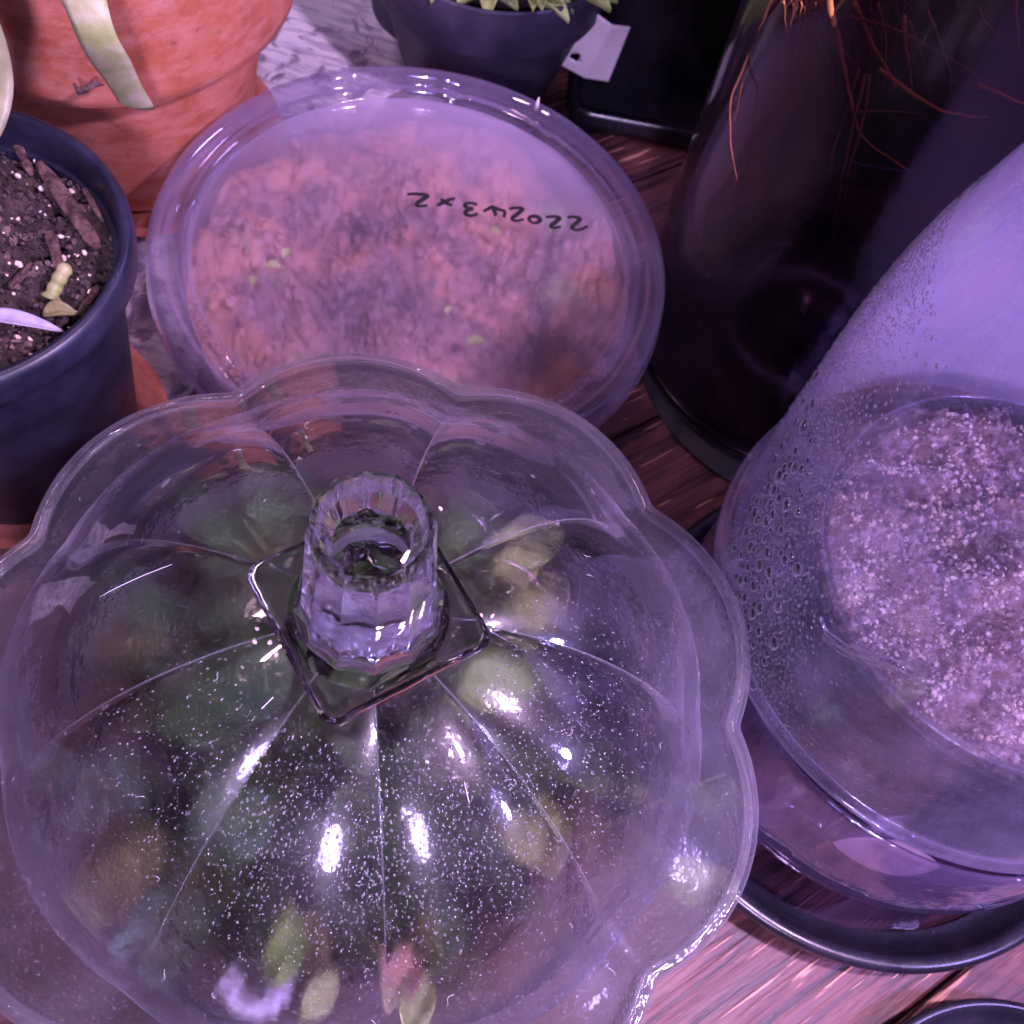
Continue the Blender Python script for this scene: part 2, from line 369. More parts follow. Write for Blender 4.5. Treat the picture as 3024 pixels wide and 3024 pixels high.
def leaf_mesh(L, W, cup=.2, bend=.2, tip=.6, thick=.08, nu=12, nv=8, wav=.0):
    """a blade along +X from the origin, solid"""
    top = []
    for i in range(nu + 1):
        u = i / nu
        wd = W * (math.sin(math.pi * min(1, u ** tip)) ** .75 + .02) if u < 1 else W * .02
        for j in range(nv + 1):
            v = j / nv * 2 - 1
            z = cup * W * v * v * math.sin(math.pi * u) - bend * L * u * u + wav * math.sin(u * 9 + v * 4)
            top.append(Vector((L * u, wd * v / 2, z)))
    n = len(top); V = top + [Vector((p.x, p.y, p.z - thick * (1 - .6 * abs((k % (nv + 1)) / nv * 2 - 1)))) for k, p in enumerate(top)]
    F = []
    for i in range(nu):
        for j in range(nv):
            a = i * (nv + 1) + j
            F.append((a, a + nv + 1, a + nv + 2, a + 1)); F.append((n + a, n + a + 1, n + a + nv + 2, n + a + nv + 1))
    bd = [j for j in range(nv + 1)] + [i * (nv + 1) + nv for i in range(1, nu + 1)] + [nu * (nv + 1) + j for j in range(nv - 1, -1, -1)] + [i * (nv + 1) for i in range(nu - 1, 0, -1)]
    for k in range(len(bd)):
        a, b = bd[k], bd[(k + 1) % len(bd)]
        F.append((a, b, n + b, n + a))
    return V, F
def place(VF, M4): return [M4 @ Vector(v) for v in VF[0]], VF[1]
def frame(loc, yaw=0, pitch=0, roll=0):
    return Matrix.Translation(loc) @ Matrix.Rotation(yaw, 4, 'Z') @ Matrix.Rotation(-pitch, 4, 'Y') @ Matrix.Rotation(roll, 4, 'X')

# ------------------------------------------------------------------ table and cloth
ground = link('table_top', [(-300, -200, -1.3), (300, -200, -1.3), (300, 400, -1.3), (-300, 400, -1.3)], [(0, 1, 2, 3)], M['black_matte'], smooth=False)
tag(ground, kind='structure')
GA = math.radians(46)
cx, cy, BW = 5.0, 20.0, 10.5
for k in range(-8, 9):
    # long boards laid side by side, joints recessed between them
    y0, y1 = k * BW + .06 + 3.2, (k + 1) * BW - .06 + 3.2
    L = 95; b = .10
    V = [(-L, y0, -1.2), (L, y0, -1.2), (L, y1, -1.2), (-L, y1, -1.2), (-L, y0, -b), (L, y0, -b), (L, y1, -b), (-L, y1, -b),
         (-L, y0 + b, 0), (L, y0 + b, 0), (L, y1 - b, 0), (-L, y1 - b, 0)]
    F = [(0, 1, 5, 4), (2, 3, 7, 6), (4, 5, 9, 8), (6, 7, 11, 10), (8, 9, 10, 11), (1, 2, 6, 5), (3, 0, 4, 7), (5, 6, 10, 9), (7, 4, 8, 11)]
    o = link('board', V, F, M['wood'], ground, smooth=False)
    o.location = (cx, cy, random.uniform(-.015, 0)); o.rotation_euler = (0, 0, GA)
# cloth
V, F = [], []; nx, ny = 60, 90
for j in range(ny + 1):
    for i in range(nx + 1):
        x = -46 + 33.4 * i / nx; y = 13 + 60 * j / ny
        x += 2.6 * (i / nx) * min(1, max(0, (y - 31) / 5))
        if i == nx: x += .25 * math.sin(y * 1.7) + .15 * math.sin(y * 4.3)
        V.append((x, y, .13 + .10 * noise.noise(Vector((x * .35, y * .35, 0))) + .04 * noise.noise(Vector((x * 2, y * 2, 3)))))
for j in range(ny):
    for i in range(nx):
        a = j * (nx + 1) + i; F.append((a, a + 1, a + nx + 2, a + nx + 1))
cl = link('cloth', V, F, M['cloth']); sm = cl.modifiers.new('s', 'SOLIDIFY'); sm.thickness = .08; sm.offset = -1
tag(cl, 'pale patterned cloth spread under the terracotta pot and the navy pot', 'cloth')

# ------------------------------------------------------------------ terracotta pot (behind, left)
tp = thing('terracotta_pot', 'large terracotta plant pot with thick rim and a strap leaf hanging over it', 'plant pot', (-18.8, 29.6, 1.0))
def wob(a):
    return lambda th, r, z, k: (r * (1 + a * noise.noise(Vector((math.cos(th) * 2, math.sin(th) * 2, z * .4)))), z)
prof = smooth_prof([(4.3, 0), (4.9, 2.6), (5.7, 7.1)], 4) + [(5.72, 7.1), (5.4, 7.1), (4.4, 2), (4.0, .5), (0.02, .5), (0.02, 0)]
V, F = closed_lathe(prof, 96, wob(.006)); link('body', V, F, M['terra'], tp, sharp=50)
V, F = closed_lathe([(6.45, 6.9), (6.62, 7.05), (6.68, 7.4), (6.72, 9.5), (6.74, 11.1), (6.66, 11.4), (6.45, 11.55), (6.1, 11.55), (5.85, 11.35), (5.8, 11.0), (5.75, 6.9)], 96, wob(.006))
link('rim', V, F, M['terra'], tp, sharp=50)
V = []; F = []
def soil_disc(R, z, amp, n=40, sc_=1.2, seed=0, dome=0):
    V, F = [(0, 0, z + dome)], []
    seg = 72
    for k in range(1, n + 1):
        for i in range(seg):
            r = R * k / n; t = 2 * math.pi * i / seg
            x, y = r * math.cos(t), r * math.sin(t)
            h = noise.fractal(Vector((x * sc_, y * sc_, seed)), .8, 2.1, 5) * amp
            V.append((x, y, z + h + dome * (1 - (k / n) ** 2)))
    for i in range(seg): F.append((0, 1 + i, 1 + (i + 1) % seg))
    for k in range(n - 1):
        for i in range(seg):
            a = 1 + k * seg + i; b = 1 + k * seg + (i + 1) % seg
            F.append((a, a + seg, b + seg, b))
    return V, F
V, F = soil_disc(5.75, 10.6, .35, 24, 1.3, 3); tag(link('soil', V, F, M['soil'], tp), kind='stuff')
sa = thing('terracotta_saucer', 'terracotta saucer under the large terracotta pot, edge showing beside the navy pot', 'saucer', (-18.8, 29.6, .2))
V, F = closed_lathe([(4.8, 0), (5.6, .9), (5.75, 1.0), (5.4, 1.0), (4.7, .35), (0.02, .35), (0.02, 0)], 80, wob(.01)); link('dish', V, F, M['terra'], sa, sharp=50)

# strap leaf over the rim
lf = thing('strap_leaf', 'pale green strap leaf with a cut square end hanging over the terracotta rim', 'leaf')
a0 = at(150, -30, 14.3); a1 = at(185, 70, 13.2); a2 = at(225, 140, 11.4); a3 = at(258, 196, 9.6)
sp = curve_pts([at(60, -260, 13.5), at(115, -120, 14.8), a0, a1, a2, a3], 8)
V, F = [], []; side = Vector((.96, .25, .1)).normalized(); nv = 6
for i, p in enumerate(sp):
    u = i / (len(sp) - 1); wd = 1.25 - .35 * u + (.05 * math.sin(u * 20))
    d = (sp[min(i + 1, len(sp) - 1)] - sp[max(i - 1, 0)]).normalized(); s_ = (side - d * side.dot(d)).normalized(); nn = s_.cross(d)
    for j in range(nv + 1):
        v = j / nv * 2 - 1
        V.append(p + s_ * (v * wd / 2) + nn * (-.10 * (1 - v * v)) + d * (.18 * v if i == len(sp) - 1 else 0))
for i in range(len(sp) - 1):
    for j in range(nv):
        a = i * (nv + 1) + j; F.append((a, a + 1, a + nv + 2, a + nv + 1))
o = link('leaf', V, F, M['leaf_pale'], lf); m_ = o.modifiers.new('s', 'SOLIDIFY'); m_.thickness = .14; m_.offset = 0
# a dry bract stuck on the pot
rb = link('dry_petal', *merge([tube([at(140, 158, 9.9) , at(150, 172, 9.6), at(165, 168, 9.6), at(178, 158, 9.7), at(195, 160, 9.5)], [.05, .14, .1, .12, .03], 5)]), M['bark'])
tag(rb, 'small curled dry brown petal stuck low on the terracotta pot rim', 'dry petal')

# ------------------------------------------------------------------ navy pot with soil (left edge)
NP = Vector((-16.4, 15.4, .75))
sa2 = thing('terracotta_saucer', 'orange terracotta saucer directly under the navy plant pot at the left edge', 'saucer', (NP.x, NP.y, .2))
V, F = closed_lathe([(3.7, 0), (4.35, .95), (4.55, 1.1), (4.25, 1.12), (3.7, .55), (0.02, .5), (0.02, 0)], 80, wob(.01)); link('dish', V, F, M['terra'], sa2, sharp=50)
bp = thing('plant_pot', 'navy blue plastic pot of dark soil at the left edge with a green shoot', 'plant pot', tuple(NP))
prof = [(3.35, 0), (3.5, .15), (4.42, 8.6), (4.45, 8.72), (4.3, 8.72), (3.3, .4), (0.02, .4), (0.02, 0)]
V, F = closed_lathe(prof, 96); link('body', V, F, M['navy'], bp, sharp=40)
prof = [(4.42, 8.55), (4.85, 8.6), (4.95, 8.72), (4.98, 9.1), (4.98, 9.52), (4.93, 9.68), (4.80, 9.76), (4.66, 9.72), (4.58, 9.58), (4.54, 9.3), (4.42, 8.6)]
V, F = closed_lathe(prof, 96); link('rim', V, F, M['navy'], bp, sharp=70)
V, F = soil_disc(4.48, 8.5, .40, 40, 1.6, 9); so = tag(link('soil', V, F, M['soil'], bp), kind='stuff')
random.seed(11)
P = []
for _ in range(1900):
    r = 4.4 * math.sqrt(random.random()); t = random.uniform(0, 6.283)
    x, y = r * math.cos(t), r * math.sin(t)
    z = 8.5 + noise.fractal(Vector((x * 1.6, y * 1.6, 9)), .8, 2.1, 5) * .40
    P.append(chunk((x, y, z + random.uniform(0, .12)), random.choice([.05, .07, .09, .14]), (1, random.uniform(.4, 1), random.uniform(.3, .8))))
tag(link('soil_crumbs', *merge(P), M['crumb'], bp, smooth=False), kind='stuff')
P = []
for _ in range(170):
    r = 4.2 * math.sqrt(random.random()); t = random.uniform(0, 6.283)
    P.append(chunk((r * math.cos(t), r * math.sin(t), 8.68 + random.uniform(0, .1)), random.choice([.04, .05, .06, .09, .12]), (1, random.uniform(.5, 1), random.uniform(.4, .9))))
tag(link('perlite', *merge(P), M['perlite'], bp, smooth=False), kind='stuff')
def strip(a, b, wd, th, z0, mat, parent, name):
    a = Vector(a); b = Vector(b); d = (b - a); n_ = 9; V, F = [], []
    s_ = Vector((-d.y, d.x, 0)).normalized()
    for i in range(n_ + 1):
        u = i / n_; w_ = wd * (.75 + .35 * noise.noise(Vector((u * 4, wd * 7, a.x)))) * (1 if 0 < i < n_ else .6)
        p = a + d * u + Vector((0, 0, .08 * noise.noise(Vector((u * 5, a.y, 1)))))
        V += [p - s_ * w_ / 2, p + s_ * w_ / 2, p + s_ * w_ / 2 + Vector((0, 0, th)), p + Vector((0, 0, th * 1.4)), p - s_ * w_ / 2 + Vector((0, 0, th))]
    for i in range(n_):
        for k in range(5): F.append((i * 5 + k, i * 5 + (k + 1) % 5, (i + 1) * 5 + (k + 1) % 5, (i + 1) * 5 + k))
    F += [tuple(range(5))[::-1], tuple(n_ * 5 + k for k in range(5))]
    return link(name, V, F, mat, parent, smooth=False)
def loc_(p, o): return Vector(p) - Vector(o)
for (A, B, wd) in [((75, 310), (185, 470), .48), ((95, 440), (120, 530), .40), ((20, 545), (60, 500), .25), ((150, 600), (185, 545), .3), ((30, 270), (60, 330), .3), ((160, 360), (195, 420), .22)]:
    strip(loc_(at(*A, 9.5), NP), loc_(at(*B, 9.45), NP), wd, .10, 0, M['bark'], bp, 'bark_chip')
# green shoot
st = [loc_(at(95, 565, 9.4), NP), loc_(at(105, 540, 9.6), NP), loc_(at(118, 515, 9.9), NP), loc_(at(128, 498, 10.0), NP)]
P = curve_pts(st, 6); V, F = tube(P, [.20 + .018 * math.sin(i * 1.5) + .06 * (i < 3) for i in range(len(P) - 4)] + [.20, .17, .12, .05], 10); link('stem', V, F, M['leaf_olive'], bp)
V, F = place(leaf_mesh(2.0, .45, .2, .15), frame(loc_(at(-30, 590, 9.9), NP), .12, .05)); link('leaf', V, F, M['leaf_violet'], bp)
V, F = place(leaf_mesh(.9, .5, .5, .1), frame(loc_(at(80, 590, 9.5), NP), .3, .1)); link('leaf', V, F, M['leaf_tan'], bp)
pl = thing('strap_leaf', 'broad pale cream green leaf curving down at the left edge over the navy pot', 'leaf')
V, F = [], []
sp = curve_pts([at(-70, -40, 15), at(-32, 60, 14.5), at(-14, 150, 14), at(-20, 230, 13.5), at(-45, 300, 13)], 6); nv = 6
for i, p in enumerate(sp):
    u = i / (len(sp) - 1); wd = 1.1 * math.sin(math.pi * (.25 + .7 * u)) ** .7
    for j in range(nv + 1):
        v = j / nv * 2 - 1; V.append(p + Vector((v * wd / 2, 0, .12 * (1 - v * v))))
for i in range(len(sp) - 1):
    for j in range(nv):
        a = i * (nv + 1) + j; F.append((a, a + 1, a + nv + 2, a + nv + 1))
o = link('leaf', V, F, M['leaf_pale2'], pl); m_ = o.modifiers.new('s', 'SOLIDIFY'); m_.thickness = .12

# ------------------------------------------------------------------ deli container with written lid
DC = Vector((-5.67, 23.9, 0.12))
dc = thing('plastic_container', 'round clear plastic tub of reddish moss, closed by the written lid', 'container', tuple(DC))
prof = smooth_prof([(6.7, 0), (7.0, .12), (7.25, 1.0), (7.9, 4.6)], 4)
V, F = lathe(prof, 120); o = link('side', V, F, M['deli_side'], dc); m_ = o.modifiers.new('s', 'SOLIDIFY'); m_.thickness = .1; m_.offset = -1
V, F = lathe([(6.7, 0.02), (.02, .02)], 120); link('bottom', V, F, M['deli_side'], dc)
def m_moss():
    t = NT('red_moss')
    a = t.ramp(t.noise(.30, 4, .6, dist=.5), [(.30, (.07, .045, .08)), (.41, (.22, .11, .13)), (.52, (.36, .17, .16)), (.62, (.58, .27, .16)), (.78, (.44, .26, .26))])
    g = t.ramp(t.noise(.28, 3, .5, vec=t.map((1, 1, 1), (.4, .2, 1.2))), [(.62, 0.0), (.70, .8)])
    a = t.mixc(g, a, (.26, .36, .16))
    f = t.ramp(t.noise(4.5, 5, .75), [(.45, 0.0), (.75, .7)])
    a = t.mixc(f, a, (.80, .58, .70))
    dk = t.ramp(t.noise(1.6, 5, .7), [(.3, .75), (.5, 0.0)])
    a = t.mixc(dk, a, (.13, .05, .06))
    return t.done(t.bsdf(a, .75, t.bump(t.noise(7, 5, .7), .8, .2)))
M['moss'] = m_moss()
V, F = soil_disc(7.7, 3.75, .9, 60, .42, 5, dome=.35); tag(link('moss', V, F, M['moss'], dc), kind='stuff')
random.seed(3); P = []
for _ in range(2600):
    r = 7.5 * math.sqrt(random.random()); t = random.uniform(0, 6.283); x, y = r * math.cos(t), r * math.sin(t)
    z = 3.75 + noise.fractal(Vector((x * .42, y * .42, 5)), .8, 2.1, 5) * .9 + .35 * (1 - (r / 7.7) ** 2)
    P.append(chunk((x, y, z + .02), random.choice([.08, .12, .2]), (1, random.uniform(.3, .9), random.uniform(.3, .8))))
tag(link('moss_tufts', *merge(P), M['moss'], dc, smooth=False), kind='stuff')
for (px, py, s) in [(545, 470, .55), (500, 500, .7), (480, 520, .55), (880, 645, .8), (925, 430, .5), (840, 590, .45)]:
    V, F = place(leaf_mesh(s * .8, s * .5, .3, .1), frame(loc_(at(px, py, 5.0), DC), random.uniform(0, 6), .2)); link('leaf', V, F, M['leaf_olive'] if px != 545 else M['leaf_pale'], dc)
LZ = 5.5
dl = thing('container_lid', 'round fogged plastic lid with 220243x2 hand written on it in black marker', 'lid', (DC.x, DC.y, LZ))
# recessed disc
V, F = lathe([(0.02, -.32), (2.5, -.31), (5, -.30), (7.2, -.30), (7.38, -.26)], 128); link('disc', V, F, M['deli_lid'], dl)
# raised double ring and outer skirt
ring = smooth_prof([(7.38, -.27), (7.46, -.02), (7.56, .04), (7.70, .0), (7.78, -.22), (7.95, -.30), (8.12, -.22), (8.22, .06), (8.42, .14), (8.60, .05), (8.70, -.2), (8.74, -.75), (8.78, -.85), (8.62, -.82)], 4)
def notch(th, r, z, k):
    d = 0
    for c in (1.18, 2.12, 1.66, 3.3, -.4, 5.1, 4.2):
        q = abs((th - c + math.pi) % (2 * math.pi) - math.pi)
        if q < .028 and 7.4 < r < 8.3: d = .10
    return r, z - d
V, F = lathe(ring, 200, notch); o = link('rim', V, F, M['deli_rim'], dl); m_ = o.modifiers.new('s', 'SOLIDIFY'); m_.thickness = .07; m_.offset = -1
# hand writing, as ribbons of ink
def rp(x, y): return at((900 + x * .62112) * 1932 / 3024, (y * .62112) * 1932 / 3024, LZ - .27)
strokes = [
 [(487, 922), (515, 919), (545, 921), (583, 928), (560, 946), (538, 962), (533, 974), (550, 978), (583, 974)],
 [(630, 974), (655, 962), (685, 948), (715, 940)], [(648, 944), (668, 958), (684, 968), (702, 974)],
 [(822, 1012), (800, 1022), (778, 1022), (764, 1012), (772, 998), (797, 990), (780, 988), (764, 978), (766, 966), (790, 962), (820, 970)],
 [(850, 1002), (880, 987), (893, 982), (922, 993), (950, 1002), (948, 1030)], [(893, 982), (902, 1000), (908, 1024)],
 [(972, 990), (1000, 986), (1036, 990), (1015, 1012), (990, 1032), (992, 1044), (1012, 1047), (1042, 1040)],
 [(1072, 1050), (1066, 1038), (1080, 1026), (1105, 1028), (1120, 1040), (1110, 1054), (1088, 1058), (1072, 1050)],
 [(1148, 1030), (1180, 1027), (1212, 1033), (1195, 1052), (1174, 1068), (1176, 1078), (1190, 1081), (1219, 1075)],
 [(1250, 1032), (1275, 1028), (1308, 1036), (1292, 1058), (1272, 1078), (1282, 1088), (1308, 1090), (1345, 1074)]]
P = []
for s in strokes:
    c = curve_pts([tuple(loc_(rp(*q), dl.location)) for q in s], 5)
    n_ = len(c); P.append(tube(c, [.060 + .026 * math.sin(math.pi * min(1, i / max(1, n_ - 1) * 1.1)) for i in range(n_)], 6))
V, F = merge(P); V = [Vector((v.x, v.y, -.295 + (v.z + .27) * .35)) for v in V]
link('marker_writing', V, F, M['ink'], dl)
tag(dl.children[-1], None)
# small fibre on the lid edge
fb = link('fibre', *tube([at(1012, 205, 5.9), at(1014, 195, 6.3), at(1017, 184, 6.6)], [.09, .08, .02], 5), M['lint'])
tag(fb, 'tiny white fibre standing on the far right edge of the written lid', 'fibre')

# ------------------------------------------------------------------ glass pumpkin jar
PC = Vector((-2.01, 7.05, 0))
TH0 = math.radians(11)
def lobe(th): return abs(math.sin(4.5 * (th - TH0)))
def soft_lobe(th): return ((math.sin(4.5 * (th - TH0)) ** 2 + .010) / 1.010) ** .37
jar = thing('glass_bowl', 'lobed clear glass bowl full of soil and cuttings under the glass lid', 'bowl', (PC.x, PC.y, 0.02))
def bowl_fn(th, r, z, k):
    s = lobe(th) ** .75; a = min(1, max(0, r - 3) / 4)
    return r * (1 + a * (.088 * soft_lobe(th) - .058)), z
prof = smooth_prof([(4.6, .0), (5.3, .25), (6.9, 2.0), (8.1, 5.0), (8.65, 8.0), (8.75, 9.6), (8.82, 10.0)], 5)
V, F = lathe(prof, 288, bowl_fn); o = link('wall', V, F, M['bowl_glass'], jar, sharp=40); m_ = o.modifiers.new('s', 'SOLIDIFY'); m_.thickness = .28; m_.offset = -1
V, F = lathe([(4.6, .02), (.02, .02)], 96); link('base', V, F, M['bowl_glass'], jar)
V, F = soil_disc(7.45, 3.9, .8, 60, .5, 21, dome=.6)
V = [(x, y, z) if math.hypot(x, y) < 6.6 else (x, y, z - .2) for x, y, z in V]
tag(link('soil', V, F, M['soil'], jar), kind='stuff')
random.seed(5); P = []
for _ in range(1500):
    r = 7.2 * math.sqrt(random.random()); t = random.uniform(0, 6.283); x, y = r * math.cos(t), r * math.sin(t)
    z = 3.9 + noise.fractal(Vector((x * .5, y * .5, 21)), .8, 2.1, 5) * .8 + .6 * (1 - (r / 7.45) ** 2)
    P.append(chunk((x, y, z + .05), random.choice([.1, .15, .25, .35]), (1, random.uniform(.3, 1), random.uniform(.3, .8))))
tag(link('soil_crumbs', *merge(P), M['crumb'], jar, smooth=False), kind='stuff')

lid = thing('glass_lid', 'domed lobed glass lid with faceted knob on a square glass foot', 'lid', (PC.x, PC.y, 10.1))
LP = smooth_prof([(1.5, 4.88), (2.6, 4.70), (3.8, 4.25), (4.9, 3.55), (5.8, 2.70), (6.5, 1.90), (7.15, 1.30), (7.8, .95), (8.4, .62), (8.78, .22)], 5)
def dome_fn(th, r, z, k):
    s = lobe(th)
    a = min(1, max(0, r - 1.4) / 3.0)
    b = min(1, max(0, r - 6.0) / 2.6)
    u = abs(((math.degrees(th - TH0)) % 40) - 20) / 20
    v_ = min(1, max(0, (r - 6.0) / 1.2)); bulge = (1 - u ** 3 - .6) * (1 - v_) + (soft_lobe(th) - .7) * v_
    puff = bulge * a * (.30 + .24 * min(1, max(0, r - 4.2) / 2.2) if r < 6.6 else .54 - .34 * min(1, (r - 6.6) / 2))
    return r * (1 + b * (.088 * soft_lobe(th) - .058)), z + puff
V, F = lathe(LP, 360, dome_fn)
o = link('dome', V, F, M['lid_glass'], lid, sharp=30)
link('condensation_film', [(x * .985, y * .985, z - .2) for x, y, z in V], F, M['film'], lid, sharp=30)
def rimline(r, z, s=1.0, n=360):
    out = []
    for i in range(n):
        th = 2 * math.pi * i / n; rr = r * (1 + (.088 * soft_lobe(th) - .058) * s)
        out.append((rr * math.cos(th), rr * math.sin(th), z))
    return out
V, F = tube(rimline(8.78, .12), .17, 10, True); link('lip', V, F, M['rim_glass'], lid)
# pressed creases between the lobes
P = []
for k in range(9):
    th = TH0 + k * 2 * math.pi / 9
    P.append(tube([(lambda q: (q[0] * math.cos(th), q[0] * math.sin(th), q[1] + .015))(dome_fn(th, r, z, 0)) for r, z in LP if r < 6.7], [.018 * (1 - max(0, (r - 4.5) / 2.6)) for r, z in LP if r < 6.7], 6))
link('creases', *merge(P), M['rim_glass'], lid)
# locating ring under the dome
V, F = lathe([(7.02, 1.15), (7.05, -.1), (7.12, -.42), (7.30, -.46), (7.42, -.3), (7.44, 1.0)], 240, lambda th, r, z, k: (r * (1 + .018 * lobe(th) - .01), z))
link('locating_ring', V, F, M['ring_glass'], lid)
# upper lip of the bowl under the lid
V, F = tube(rimline(8.74, 10.0), .15, 8, True); link('lip', V, F, M['rim_glass'], jar)
# square foot and knob, one solid piece of pressed glass each
def square_ring(hd, z, rc=.32, n=8):
    """square with corners on the axes, half diagonal hd, rounded"""
    pts = []
    h = hd / math.sqrt(2); c = h - rc
    for q in range(4):
        for i in range(n + 1):
            a = q * math.pi / 2 + (i / n) * math.pi / 2
            x = (c if q in (0, 3) else -c) + rc * math.cos(a); y = (c if q in (0, 1) else -c) + rc * math.sin(a)
            ca = math.cos(math.pi / 4); pts.append((x * ca - y * ca, x * ca + y * ca, z))
    return pts
loops = [square_ring(.6, 4.78), square_ring(1.7, 4.80), square_ring(2.22, 4.90), square_ring(2.36, 5.02), square_ring(2.40, 5.16), square_ring(2.34, 5.27), square_ring(2.2, 5.29), square_ring(1.95, 5.25), square_ring(1.4, 5.24)]
V = [p for l in loops for p in l]; n_ = len(loops[0]); F = []
for k in range(len(loops) - 1):
    for i in range(n_): F.append((k * n_ + i, k * n_ + (i + 1) % n_, (k + 1) * n_ + (i + 1) % n_, (k + 1) * n_ + i))
F.append(tuple(range(n_))[::-1])
# knob profile continues up from the foot (12 shallow facets)
KN = n_
def knob_ring(r, z, facet=.5):
    pts = []
    for i in range(KN):
        th = math.pi / 4 + math.pi * 2 * (i / KN) - math.pi / 4 + math.radians(45) * 0
        m = math.cos(math.pi / 12) / math.cos(((th + .13) % (math.pi / 6)) - math.pi / 12)
        rr = r * (1 - facet + facet * m)
        pts.append((rr * math.cos(th), rr * math.sin(th), z))
    return pts
foot = link('square_foot', V + [(0, 0, 5.24)], F + [((len(loops) - 1) * n_ + i, (len(loops) - 1) * n_ + (i + 1) % n_, len(V)) for i in range(n_)], M['knob_glass'], lid, sharp=35)
KN = 144
kp = [(1.36, 5.25), (1.26, 5.38), (1.19, 5.60), (1.14, 6.4), (1.09, 7.2), (1.03, 7.9), (1.03, 8.15), (1.0, 8.36), (.94, 8.44), (.88, 8.42), (.84, 8.28), (.80, 8.0), (.62, 7.74), (.12, 7.66)]
fac = [.6, .8, 1, 1, 1, 1, .9, .7, .4, .2, 0, 0, 0, 0]
loops = [knob_ring(r, z, f * 1.7) for (r, z), f in zip(kp, fac)]
V = [p for l in loops for p in l]; F = []
for k in range(len(loops) - 1):
    for i in range(KN): F.append((k * KN + i, k * KN + (i + 1) % KN, (k + 1) * KN + (i + 1) % KN, (k + 1) * KN + i))
F.append(tuple((len(loops) - 1) * KN + i for i in range(KN)))
F.append(tuple(range(KN))[::-1])
link('knob', V, F, M['knob_glass'], lid, sharp=25)
# added hazy cone standing in for light reflected inside the knob
V, F = lathe([(.86, 5.32), (.84, 5.6), (.80, 6.2), (.76, 6.45)], 60)
link('knob_light_cone', V, F, M['knob_light'], bpy.data.objects['knob'], sharp=40)
# droplets, dust and lint on the dome
LPr = [r for r, z in LP]; LPz = [z for r, z in LP]
def dome_pt(r, th):
    z = float(np.interp(r, LPr, LPz)); rr, zz = dome_fn(th, r, z, 0)
    return Vector((rr * math.cos(th), rr * math.sin(th), zz))
def dome_n(r, th):
    a = dome_pt(r + .05, th) - dome_pt(r - .05, th); b = dome_pt(r, th + .01) - dome_pt(r, th - .01)
    return a.cross(b).normalized()
random.seed(17); P = []
for _ in range(24000):
    r = 2.4 + 4.0 * random.random() ** .9; th = random.uniform(math.radians(-150), math.radians(25))
    w_ = math.exp(-((math.degrees(th) + 62) / 48) ** 2) * math.exp(-((r - 4.2) / 1.5) ** 2)
    if random.random() > w_ + .06: continue
    n_ = dome_n(r, th)
    if n_.z < 0: n_ = -n_
    s = random.choice([.004, .005, .006, .008, .010, .013, .018, .026])
    P.append(half_drop(dome_pt(r, th) + n_ * .004, n_, s, .8, random.uniform(1, 1.8), (math.cos(th), math.sin(th), -.5), 2, 6))
tag(link('water_droplets', *merge(P), M['bead'], lid), kind='stuff')
P = []
for _ in range(34):
    r = random.uniform(2.4, 8.2); th = random.uniform(0, 6.283); c = dome_pt(r, th); a = random.uniform(0, 6.283); L = random.uniform(.04, .28)
    pts = [c + Vector((math.cos(a) * L * k / 4 + .22 * L * math.sin(k * 1.3 + a), math.sin(a) * L * k / 4, 0)) for k in range(5)]
    q = []
    for p in pts:
        rr = math.hypot(p.x, p.y); t_ = math.atan2(p.y, p.x); q.append(dome_pt(rr / (1 + (min(1, max(0, rr - 6) / 2.6)) * (.088 * soft_lobe(t_) - .058)), t_) + Vector((0, 0, .02)))
    P.append(tube(q, .0028, 4))
for A, B in [((180, 1112), (330, 1082)), ((870, 1490), (880, 1525)), ((500, 1365), (522, 1345))]:
    a = at(*A, 14) - Vector(lid.location); b = at(*B, 14) - Vector(lid.location); q = []
    for k in range(9):
        p = a.lerp(b, k / 8); rr = math.hypot(p.x, p.y); t_ = math.atan2(p.y, p.x); q.append(dome_pt(min(8.5, rr), t_) + Vector((0, 0, .04)))
    P.append(tube(q, .007, 4))
tag(link('lint_and_dust', *merge(P), M['lint'], lid), kind='stuff')
P = []
for (px, py) in [(487, 1195), (482, 1218), (512, 1222), (522, 1245), (830, 968), (925, 1170), (905, 1170)]:
    p = at(px, py, 14.7) - Vector(lid.location); rr = math.hypot(p.x, p.y); P.append(chunk(dome_pt(rr, math.atan2(p.y, p.x)) + Vector((0, 0, .04)), .055, (1, 1.2, .6)))
tag(link('perlite_grains', *merge(P), M['perlite'], lid), kind='stuff')

